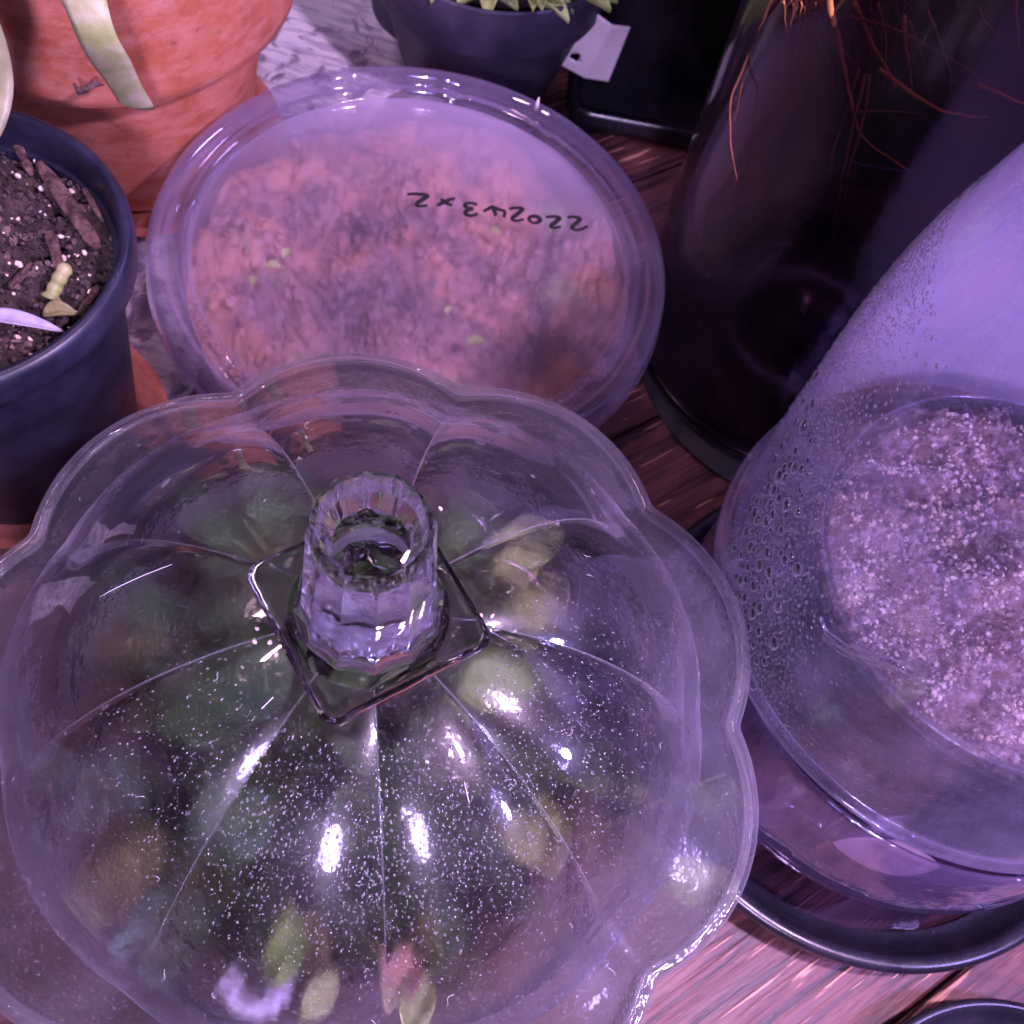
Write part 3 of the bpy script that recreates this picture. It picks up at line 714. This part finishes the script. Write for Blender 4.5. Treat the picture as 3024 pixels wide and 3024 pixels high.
# ---- cuttings inside the glass bowl
def cutting(label, leaves, stem_foot=None, group='cuttings inside the glass bowl'):
    x0 = at(*leaves[0][0], leaves[0][1])
    base = Vector((x0.x, x0.y, 4.2))
    d = Vector((base.x - PC.x, base.y - PC.y, 0))
    if d.length > 5.8: d = d.normalized() * 5.8; base = Vector((PC.x + d.x, PC.y + d.y, 4.2))
    t = thing('leafy_cutting', label, 'plant', tuple(base), group)
    for (pp, z, L, W, yaw, pitch, cup, mat) in leaves:
        p = at(*pp, z)
        L, W = L * .84, W * .84
        mm = leaf_mesh(L, W, cup, .12, .8, .10, 14, 10, .07)
        mm = ([Vector((v.x - L / 2, v.y, v.z)) for v in mm[0]], mm[1])
        V, F = place(mm, frame(p - base, math.radians(yaw), math.radians(pitch), random.uniform(-.2, .2)))
        link('leaf', V, F, M[mat], t)
        s0 = p - base + Vector((-L / 2 * math.cos(math.radians(yaw)), -L / 2 * math.sin(math.radians(yaw)), -L / 2 * math.sin(math.radians(pitch))))
        V, F = tube(curve_pts([(0, 0, 0), tuple(s0 * .5 + Vector((0, 0, .6))), tuple(s0)], 5), .07, 6); link('stem', V, F, M['leaf_olive'], t)
    return t
random.seed(23)
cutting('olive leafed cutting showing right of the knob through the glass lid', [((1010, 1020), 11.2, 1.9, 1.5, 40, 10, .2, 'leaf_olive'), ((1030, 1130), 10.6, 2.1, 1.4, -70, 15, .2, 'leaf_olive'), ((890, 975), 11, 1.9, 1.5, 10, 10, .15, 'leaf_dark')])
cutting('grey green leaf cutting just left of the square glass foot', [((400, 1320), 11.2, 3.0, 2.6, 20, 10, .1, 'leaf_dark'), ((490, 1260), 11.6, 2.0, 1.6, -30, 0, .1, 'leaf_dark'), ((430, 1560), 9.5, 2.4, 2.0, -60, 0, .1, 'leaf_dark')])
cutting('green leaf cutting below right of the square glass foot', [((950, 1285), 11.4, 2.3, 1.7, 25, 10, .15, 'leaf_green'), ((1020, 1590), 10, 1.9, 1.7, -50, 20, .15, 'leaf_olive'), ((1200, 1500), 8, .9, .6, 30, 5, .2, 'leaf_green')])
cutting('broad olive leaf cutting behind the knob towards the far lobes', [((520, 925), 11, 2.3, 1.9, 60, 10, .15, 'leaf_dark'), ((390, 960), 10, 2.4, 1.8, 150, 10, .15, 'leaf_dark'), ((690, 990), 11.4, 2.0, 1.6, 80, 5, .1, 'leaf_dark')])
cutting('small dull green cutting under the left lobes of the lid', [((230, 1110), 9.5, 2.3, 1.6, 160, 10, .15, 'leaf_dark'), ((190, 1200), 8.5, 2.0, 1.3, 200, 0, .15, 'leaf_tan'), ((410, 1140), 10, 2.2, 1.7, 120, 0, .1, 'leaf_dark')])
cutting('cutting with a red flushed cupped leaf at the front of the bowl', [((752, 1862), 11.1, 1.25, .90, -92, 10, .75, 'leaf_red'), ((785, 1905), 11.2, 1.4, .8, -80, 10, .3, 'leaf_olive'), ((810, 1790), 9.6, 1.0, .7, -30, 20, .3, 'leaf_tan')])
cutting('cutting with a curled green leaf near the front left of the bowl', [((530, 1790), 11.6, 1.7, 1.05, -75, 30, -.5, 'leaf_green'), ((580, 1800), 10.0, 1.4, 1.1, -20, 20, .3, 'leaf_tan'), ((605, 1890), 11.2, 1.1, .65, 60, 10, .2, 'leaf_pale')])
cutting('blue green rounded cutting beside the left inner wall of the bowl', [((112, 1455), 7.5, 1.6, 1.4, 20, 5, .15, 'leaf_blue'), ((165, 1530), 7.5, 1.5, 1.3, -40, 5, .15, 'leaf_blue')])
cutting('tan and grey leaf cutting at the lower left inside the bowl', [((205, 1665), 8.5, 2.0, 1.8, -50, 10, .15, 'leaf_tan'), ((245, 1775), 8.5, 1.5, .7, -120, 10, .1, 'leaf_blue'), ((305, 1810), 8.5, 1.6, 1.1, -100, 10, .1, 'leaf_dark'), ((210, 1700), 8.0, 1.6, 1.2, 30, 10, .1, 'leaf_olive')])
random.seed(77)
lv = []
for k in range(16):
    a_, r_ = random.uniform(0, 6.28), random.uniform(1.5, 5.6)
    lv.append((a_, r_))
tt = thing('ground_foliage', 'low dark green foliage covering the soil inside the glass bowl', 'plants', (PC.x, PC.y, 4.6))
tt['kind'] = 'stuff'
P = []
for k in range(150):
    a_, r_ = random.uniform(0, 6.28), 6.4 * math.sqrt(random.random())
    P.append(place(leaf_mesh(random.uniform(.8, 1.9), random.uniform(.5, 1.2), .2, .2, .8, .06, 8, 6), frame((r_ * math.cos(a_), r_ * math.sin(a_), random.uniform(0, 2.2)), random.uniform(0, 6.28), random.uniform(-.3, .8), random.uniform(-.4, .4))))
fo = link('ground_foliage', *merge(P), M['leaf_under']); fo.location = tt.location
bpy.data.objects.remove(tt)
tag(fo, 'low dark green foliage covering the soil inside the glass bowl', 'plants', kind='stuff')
cutting('yellow green leaf cutting against the right wall of the bowl', [((1345, 1675), 7.2, 1.7, 1.5, 30, 10, .2, 'leaf_olive'), ((1385, 1500), 7.0, 1.4, .9, -60, 10, .2, 'leaf_dark')])
V, F = [], []
st_ = thing('white_stone', 'bright white rough stone lying under the front of the glass lid', 'stone', tuple(at(470, 1885, 10.9)))
P = []
for k in range(9):
    u = k / 8; P.append(chunk((-.55 + 1.1 * u, -.35 * math.sin(math.pi * u) + .1, .08 * math.sin(u * 7)), .24, (1.1, 1, .6)))
rock = link('stone_body', *merge(P), M['rock'], st_)
rm = rock.modifiers.new('r', 'REMESH'); rm.mode = 'VOXEL'; rm.voxel_size = .05
dm = rock.modifiers.new('d', 'DISPLACE'); tx = bpy.data.textures.new('t', 'CLOUDS'); tx.noise_scale = .25; dm.texture = tx; dm.strength = .14
pk = thing('wood_stake', 'short brown twig standing under the lid beside the white stone', 'twig', tuple(at(478, 1885, 4.2)))
V, F = tube([(0, 0, 0), (.1, .05, 2.2), (0, 0, 4.2)], [.16, .14, .12], 8); link('twig_body', V, F, M['bark'], pk)

# ------------------------------------------------------------------ stack on the right: saucer, clear bowl, moss pot, fogged cup
SC = Vector((13.0, 14.2, .02))
sau = thing('black_saucer', 'clear floored saucer with a thick black rolled rim under the clear bowl', 'saucer', tuple(SC))
prof = smooth_prof([(7.0, 0), (7.6, .15), (8.1, .75), (8.25, 1.1), (8.2, 1.35), (8.0, 1.42), (7.78, 1.3), (7.6, .9), (7.3, .45), (7.0, .3)], 4)
V, F = closed_lathe(prof, 120); link('rim', V, F, M['black'], sau, sharp=50)
V, F = lathe([(7.02, .2), (.02, .2)], 96); link('floor', V, F, M['smoke_dark'], sau)
V, F = closed_lathe([(8.15, 0), (8.5, 0), (8.5, .5), (8.15, .55)], 120)
cb = thing('clear_bowl', 'clear plastic bowl standing in the black saucer and reflecting purple light', 'bowl', (13.0, 14.6, .42))
prof = smooth_prof([(4.6, 0.0), (5.6, .2), (6.8, 1.4), (7.25, 3.0), (7.1, 5.2), (6.95, 7.0)], 6)
V, F = lathe(prof, 120); o = link('wall', V, F, M['smoke'], cb); m_ = o.modifiers.new('s', 'SOLIDIFY'); m_.thickness = .12
V, F = lathe([(4.6, .02), (.02, .02)], 96); link('base', V, F, M['smoke'], cb)
mp = thing('moss_pot', 'round inner pot of pale purple moss under the fogged cup', 'plant pot', (13.2, 15.0, .6))
V, F = closed_lathe([(4.2, 0), (5.30, 8.8), (5.42, 9.3), (5.42, 9.5), (5.25, 9.52), (5.1, 9.2), (4.0, .3), (.02, .3), (.02, 0)], 96); link('body', V, F, M['black'], mp, sharp=45)
V, F = closed_lathe([(5.40, 9.50), (5.46, 9.50), (5.46, 9.58), (5.40, 9.58)], 96); link('rim', V, F, M['tub_rim'], mp)
def m_mix():
    t = NT('purple_moss')
    a = t.ramp(t.noise(.38, 4, .6, dist=.6), [(.30, (.05, .035, .05)), (.45, (.15, .10, .13)), (.56, (.34, .20, .18)), (.70, (.55, .45, .54))])
    f = t.ramp(t.noise(3.2, 5, .75), [(.50, 0.0), (.64, .8)])
    a = t.mixc(f, a, (.85, .70, .80))
    dk = t.ramp(t.noise(2.2, 5, .7), [(.32, .8), (.48, 0.0)])
    a = t.mixc(dk, a, (.07, .03, .04))
    return t.done(t.bsdf(a, .7, t.bump(t.noise(6, 5, .7), .9, .2)))
M['moss2'] = m_mix()
V, F = soil_disc(5.2, 9.0, .95, 60, .9, 31, dome=.5); tag(link('moss', V, F, M['moss2'], mp), kind='stuff')
random.seed(29); P = []
for _ in range(5200):
    r = 5.15 * math.sqrt(random.random()); t = random.uniform(0, 6.283); x, y = r * math.cos(t), r * math.sin(t)
    z = 9.0 + noise.fractal(Vector((x * .9, y * .9, 31)), .8, 2.1, 5) * .95 + .5 * (1 - (r / 5.2) ** 2)
    P.append(chunk((x, y, z + .05), random.choice([.05, .07, .10, .13]), (1, random.uniform(.3, .9), random.uniform(.3, .8))))
tag(link('moss_tufts', *merge(P), M['moss2'], mp, smooth=False), kind='stuff')
P = []
for _ in range(6500):
    r = 5.0 * math.sqrt(random.random()); t = random.uniform(0, 6.283); x, y = r * math.cos(t), r * math.sin(t)
    z = 9.13 + noise.fractal(Vector((x * .9, y * .9, 31)), .8, 2.1, 5) * .95 + .5 * (1 - (r / 5.2) ** 2)
    if noise.fractal(Vector((x * .9 + 7, y * .9, 3)), .8, 2.1, 4) < random.uniform(-.25, .35): continue
    P.append(chunk((x, y, z), random.choice([.02, .025, .03, .04, .05, .07])))
tag(link('perlite', *merge(P), M['perlite'], mp, smooth=False), kind='stuff')

CUPZ = 7.6
cup = thing('fogged_cup', 'tall fogged plastic cup turned upside down over the moss as a humidity dome', 'cup', (13.0, 15.15, CUPZ))
CP = smooth_prof([(7.16, .35), (7.1, 2.0), (7.06, 4.5), (7.02, 7.0), (6.92, 8.6), (6.7, 10.2), (6.25, 12.2), (5.7, 14.2), (4.9, 15.6), (3.4, 16.4), (.03, 16.6)], 6)
V, F = lathe(CP, 144); link('wall', V, F, M['tub'], cup)
V, F = closed_lathe(smooth_prof([(7.15, .42), (7.22, .36), (7.32, .22), (7.35, .05), (7.28, -.12), (7.18, -.18), (7.10, -.05), (7.08, .2)], 3), 144); link('rolled_rim', V, F, M['tub_rim'], cup)
cpr = [r for r, z in CP]; cpz = [z for r, z in CP]
random.seed(41); P = []; placed = []
tries = 0
Q = []
while len(placed) < 5200 and tries < 70000:
    tries += 1
    z = 11 * random.random() ** 1.35 + .1; cen = 207 - 3.7 * z; ang = random.gauss(cen, 11)
    if ang < 150 or ang > 244: continue
    big = max(0, 1 - abs(ang - cen) / 17) ** .6 * max(0, 1 - abs(z - 2.4) / 4.4) ** .6
    s = random.choice([.018, .025, .03, .04, .055]) if random.random() > big * (.95 if tries < 3000 else .25) else random.uniform(.07, .19)
    th = math.radians(ang); r = float(np.interp(z, cpz, cpr)); key = (th * 7, z)
    if any((key[0] - a) ** 2 + (key[1] - b) ** 2 < (s + c) ** 2 * 1.05 for a, b, c in placed): continue
    placed.append((key[0], key[1], s))
    n_ = Vector((math.cos(th), math.sin(th), .03)); c = Vector((r * math.cos(th), r * math.sin(th), z))
    (P if s > .06 else Q).append(half_drop(c + n_ * .01, n_, s, .55, random.uniform(1, 1.5), (0, 0, 1), 3 if s > .06 else 2, 10 if s > .06 else 6))
tag(link('condensation_drops', *merge(P), M['dark_drop'], cup), kind='stuff')
tag(link('condensation_beads', *merge(Q), M['bead'], cup), kind='stuff')
# added wavy strip standing in for the lamp's reflection on the cup wall
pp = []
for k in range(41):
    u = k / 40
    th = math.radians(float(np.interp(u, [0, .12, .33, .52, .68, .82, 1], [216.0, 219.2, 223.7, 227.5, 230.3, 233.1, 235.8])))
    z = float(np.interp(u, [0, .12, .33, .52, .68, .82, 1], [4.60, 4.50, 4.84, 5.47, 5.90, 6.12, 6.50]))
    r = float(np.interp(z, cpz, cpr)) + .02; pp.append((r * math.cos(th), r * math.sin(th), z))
link('cup_glint_strip', *merge([tube(pp, [.10 * math.sin(math.pi * min(.98, max(.02, k / 40))) ** .5 for k in range(41)], 8), tube([(x, y, z - .24) for x, y, z in pp[4:]], [.07 * math.sin(math.pi * min(.98, max(.02, k / 36))) ** .5 for k in range(37)], 8)]), M['cup_glint'], cup)
# dry leaf sliver in the saucer
dlf = thing('dry_leaf', 'pale violet dry leaf sliver lying against the clear bowl', 'leaf')
p0 = at(1572, 1590, 4.6); p1 = at(1780, 1640, 3.4)
mm = leaf_mesh((p1 - p0).length, .95, .1, .03, 1.0, .05, 16, 6, .03)
V, F = place(mm, frame(p0, math.atan2(p1.y - p0.y, p1.x - p0.x), math.asin((p1.z - p0.z) / (p1 - p0).length), .5)); link('blade', V, F, M['leaf_mauve'], dlf)
# second black saucer, bottom right corner
s2 = thing('black_saucer', 'second black saucer cut off by the bottom right corner', 'saucer', (18.6, .9, .02))
V, F = closed_lathe(smooth_prof([(4.5, 0), (5.0, .15), (5.3, .8), (5.4, 1.1), (5.3, 1.28), (5.1, 1.2), (4.9, .7), (4.6, .4)], 4) + [(.02, .35), (.02, 0)], 96); link('dish', V, F, M['black'], s2, sharp=50)

# ------------------------------------------------------------------ dark vase with roots (top right)
VC = Vector((9.0, 29.3, .35))
mat_ = thing('black_mat', 'thin round black mat under the dark glass vase', 'mat', (9.4, 28.1, .02))
V, F = closed_lathe([(.02, 0), (6.3, 0), (6.55, .08), (6.6, .2), (6.45, .3), (.02, .3)], 96); link('disc', V, F, M['black_matte'], mat_, sharp=50)
va = thing('glass_vase', 'tall dark tinted glass vase holding water and orange roots', 'vase', tuple(VC))
prof = smooth_prof([(5.9, 0), (6.5, .25), (6.6, 1.0), (6.62, 8), (6.65, 16), (6.8, 26), (7.1, 34)], 6)
V, F = lathe(prof, 120); o = link('wall', V, F, M['vase'], va); m_ = o.modifiers.new('s', 'SOLIDIFY'); m_.thickness = .3; m_.offset = -1
V, F = closed_lathe([(.02, 0), (5.9, 0), (6.2, .5), (6.1, 1.1), (.02, 1.3)], 96); link('base', V, F, M['black'], va)
rt = thing('root_mass', 'orange roots trailing down inside the dark vase', 'roots', (VC.x + 2, VC.y - 2, 18))
RO = Vector(rt.location)
def root(ctrl, r, mat):
    c = curve_pts([loc_(at(*q), RO) for q in ctrl], 6); n_ = len(c)
    c = [p + Vector((noise.noise(p * 1.5) * .06, noise.noise(p * 1.5 + Vector((5, 0, 0))) * .06, 0)) for p in c]
    V, F = tube(c, [r * (1 - .75 * i / n_) for i in range(n_)], 5); link('root', V, F, M[mat], rt)
Z = 13.0
root([(1560, -30, Z + 5), (1575, 50, Z + 3.5), (1595, 140, Z + 1.5), (1612, 215, Z), (1632, 265, Z - .6), (1655, 330, Z - 1.4), (1680, 410, Z - 2.2), (1690, 470, Z - 2.8)][:5] + [(1660, 262 + 40, Z - 1), (1690, 272 + 20, Z - 1.4), (1717, 322, Z - 2)][:0] + [(1668, 300 - 60 + 60, Z - 1.2), (1700, 290 + 10, Z - 1.5), (1716, 322, Z - 1.8)][2:], .085, 'root')
for ctrl, r, m_n in [
    ([(1612, 5, Z + 4), (1640, 70, Z + 2.5), (1680, 140, Z + 1), (1690, 165, Z + .5)], .07, 'root'),
    ([(1660, 130, Z + 1), (1720, 175, Z + .3), (1760, 200, Z), (1800, 215, Z - .2), (1865, 222, Z - .4)], .085, 'root'),
    ([(1846, 160, Z + .6), (1880, 172, Z + .4), (1932, 195, Z), (1990, 200, Z)], .085, 'root'),
    ([(1705, 30, Z + 3), (1708, 80, Z + 2.2), (1718, 130, Z + 1), (1722, 165, Z + .5)], .06, 'root'),
    ([(1715, 40, Z + 3), (1740, 110, Z + 1.5), (1758, 190, Z)], .04, 'root_dim'),
    ([(1620, 130, Z + 1), (1600, 200, Z), (1572, 290, Z - 1), (1568, 345, Z - 2)], .05, 'root_dim'),
    ([(1632, 140, Z + 1), (1612, 230, Z), (1592, 320, Z - 1), (1572, 440, Z - 2), (1568, 520, Z - 3)], .06, 'root_dim'),
    ([(1640, 140, Z + 1), (1628, 230, Z), (1600, 330, Z - 1), (1590, 400, Z - 2)], .06, 'root_dim'),
    ([(1460, -10, Z + 3), (1420, 90, Z + 1), (1382, 180, Z), (1378, 260, Z - 1), (1390, 340, Z - 2)], .05, 'root_dim'),
    ([(1475, 0, Z + 3), (1440, 80, Z + 1), (1400, 160, Z), (1388, 230, Z - 1)], .05, 'root_dim'),
    ([(1520, -20, Z + 5), (1500, 30, Z + 3), (1560, 70, Z + 1), (1620, 120, Z)], .05, 'root_dim'),
    ([(1620, 210, Z), (1680, 210, Z - .2), (1740, 215, Z - .4)], .04, 'root_dim'),
    ([(1920, -10, Z + 4), (1918, 40, Z + 3), (1925, 90, Z + 2)], .06, 'root'),
    ([(1890, 310, Z - 3), (1870, 350, Z - 4), (1850, 410, Z - 5)], .05, 'root_dim'),
    ([(1600, 30, Z + 4), (1700, 60, Z + 3), (1790, 110, Z + 2), (1932, 190, Z)], .05, 'root_dim')]:
    root(ctrl, r, m_n)
random.seed(51)
for k in range(46):
    x0 = random.uniform(1470, 1900); y0 = random.uniform(-60, 20); dx = random.uniform(-60, 60); L = random.uniform(60, 200)
    root([(x0, y0, Z + 4), (x0 + dx * .3 + random.uniform(-15, 15), y0 + L * .4, Z + 2), (x0 + dx * .7 + random.uniform(-20, 20), y0 + L * .75, Z + .5), (x0 + dx, y0 + L, Z - .5)], random.uniform(.014, .034), random.choice(['root_dim', 'root_dim', 'root']))

# ------------------------------------------------------------------ top centre: violet pot of succulents, tag, tray, black pot
NPc = Vector((-7.0, 39.2, .15))
np_ = thing('plant_pot', 'dark violet plastic pot of spiky green succulents at the top edge', 'plant pot', tuple(NPc))
V, F = closed_lathe([(3.1, 0), (3.2, .1), (4.55, 4.9), (4.58, 4.95), (4.3, 4.95), (3.0, .3), (.02, .3), (.02, 0)], 96); link('body', V, F, M['navy_far'], np_, sharp=45)
V, F = closed_lathe([(4.5, 4.75), (4.82, 4.78), (4.88, 4.9), (5.02, 6.8), (5.0, 6.96), (4.92, 7.0), (4.80, 6.96), (4.72, 6.8), (4.45, 4.9)], 96); link('rim', V, F, M['navy_far'], np_, sharp=45)
V, F = soil_disc(4.7, 6.3, .3, 30, 1.0, 77); tag(link('soil', V, F, M['soil'], np_), kind='stuff')
random.seed(61)
su = thing('succulent', 'spiky light green succulent rosettes filling the dark violet pot', 'succulent', tuple(NPc + Vector((0, 0, 6.3))))
V0 = None
def spike(base, yaw, pitch, L, W, m):
    V, F = place(leaf_mesh(L, W, .45, .1, .7, .2, 8, 6), frame(base, yaw, pitch)); link('leaf', V, F, M[m], su)
for cx_, cy_, cz_ in [(-1.2, -3.2, .6), (0.6, -3.4, .6), (2.2, -2.9, .6), (3.6, -2.2, .7), (4.6, -1.0, 1.0), (-2.8, -2.2, .8), (1.2, -1.6, 1), (5.8, .2, 1.6), (-1, -1.0, 1)]:
    for k in range(11):
        a = k * 2.4 + random.uniform(-.2, .2); spike((cx_, cy_, cz_), a, random.uniform(-.1, .9), random.uniform(1.4, 2.0), random.uniform(.75, 1.05), random.choice(['leaf_green', 'leaf_lime', 'leaf_lime', 'leaf_olive']))
spike((7.2, -.2, 1.8), -.35, .1, 3.0, .9, 'leaf_pale')
# paler pot left of it
ps = thing('plant_pot', 'plain dark pot half hidden behind the dark violet pot', 'plant pot', (-9.8, 43.0, .1))
V, F = closed_lathe([(3.2, 0), (4.2, 8.0), (4.3, 8.4), (4.0, 8.4), (3.0, .3), (.02, .3), (.02, 0)], 72); link('body', V, F, M['navy_far'], ps, sharp=45)
dr = thing('dark_stone', 'dark rough fuzzy stone on the cloth at the top edge', 'stone', (-14.6, 44.5, 1.6))
V, F = [], []
P = [chunk((random.uniform(-1.6, 2.0), random.uniform(-2, 2), random.uniform(-.8, 1.6)), random.uniform(.6, 1.3)) for _ in range(34)]
rk = link('stone_body', *merge(P), M['fuzz'], dr); rm = rk.modifiers.new('r', 'REMESH'); rm.mode = 'VOXEL'; rm.voxel_size = .14
dm = rk.modifiers.new('d', 'DISPLACE'); dm.texture = tx; dm.strength = .4
# tray
tr = thing('black_tray', 'shallow black tray with rounded rim behind the written container', 'tray', (5.3, 46.6, .02))
def rrect(hx, hy, rc, z, n=10):
    pts = []
    for q, (sx, sy) in enumerate([(1, 1), (-1, 1), (-1, -1), (1, -1)]):
        for i in range(n + 1):
            a = q * math.pi / 2 + i / n * math.pi / 2
            pts.append((sx * (hx - rc) + rc * math.cos(a), sy * (hy - rc) + rc * math.sin(a), z))
    return pts
loops = [rrect(9.0 + a, 8.0 + a, 1.1 + a, z) for a, z in [(-.5, 0), (-.15, .15), (0, .6), (.02, 1.0), (-.12, 1.15), (-.3, 1.1), (-.42, .8), (-.6, .45), (-1.0, .35)]]
n_ = len(loops[0]); V = [p for l in loops for p in l]; F = [(k * n_ + i, k * n_ + (i + 1) % n_, (k + 1) * n_ + (i + 1) % n_, (k + 1) * n_ + i) for k in range(len(loops) - 1) for i in range(n_)]
F += [tuple(range(n_))[::-1], tuple((len(loops) - 1) * n_ + i for i in range(n_))]
link('dish', V, F, M['black'], tr, sharp=50); tr.rotation_euler = (0, 0, math.radians(8))
bk = thing('black_pot', 'large black pot standing on the shallow black tray', 'plant pot', (8.2, 47.5, .5))
V, F = closed_lathe([(6.3, 0), (6.5, .2), (7.2, 20), (7.3, 20.4), (6.9, 20.4), (6.0, .4), (.02, .4), (.02, 0)], 120); link('body', V, F, M['black_matte'], bk, sharp=50)
# white tag: folded plate with a hole
tg = thing('plant_tag', 'folded white plastic tag with a round hole between the violet pot and the tray', 'tag')
q = [at(1125, 27, 5.6), at(1050, 120, 2.2), at(1148, 155, 1.6), at(1190, 52, 4.6)]
mid0 = q[0].lerp(q[3], .42); mid1 = q[1].lerp(q[2], .52)
nrm_t = (q[1] - q[0]).cross(q[3] - q[0]).normalized()
mid0 = mid0 + nrm_t * .25; mid1 = mid1 + nrm_t * .25
NU, NV = 28, 22; V, F = [], []
for i in range(NU + 1):
    for j in range(NV + 1):
        u, v = i / NU, j / NV
        a = q[0].lerp(q[1], u); m0 = mid0.lerp(mid1, u); b = q[3].lerp(q[2], u)
        V.append(a.lerp(m0, v / .45) if v < .45 else m0.lerp(b, (v - .45) / .55))
for i in range(NU):
    for j in range(NV):
        u, v = (i + .5) / NU, (j + .5) / NV
        if ((u - .76) / .075) ** 2 + ((v - .17) / .085) ** 2 < 1: continue
        F.append((i * (NV + 1) + j, (i + 1) * (NV + 1) + j, (i + 1) * (NV + 1) + j + 1, i * (NV + 1) + j + 1))
o = link('plate', V, F, M['tag'], tg); m_ = o.modifiers.new('s', 'SOLIDIFY'); m_.thickness = .1
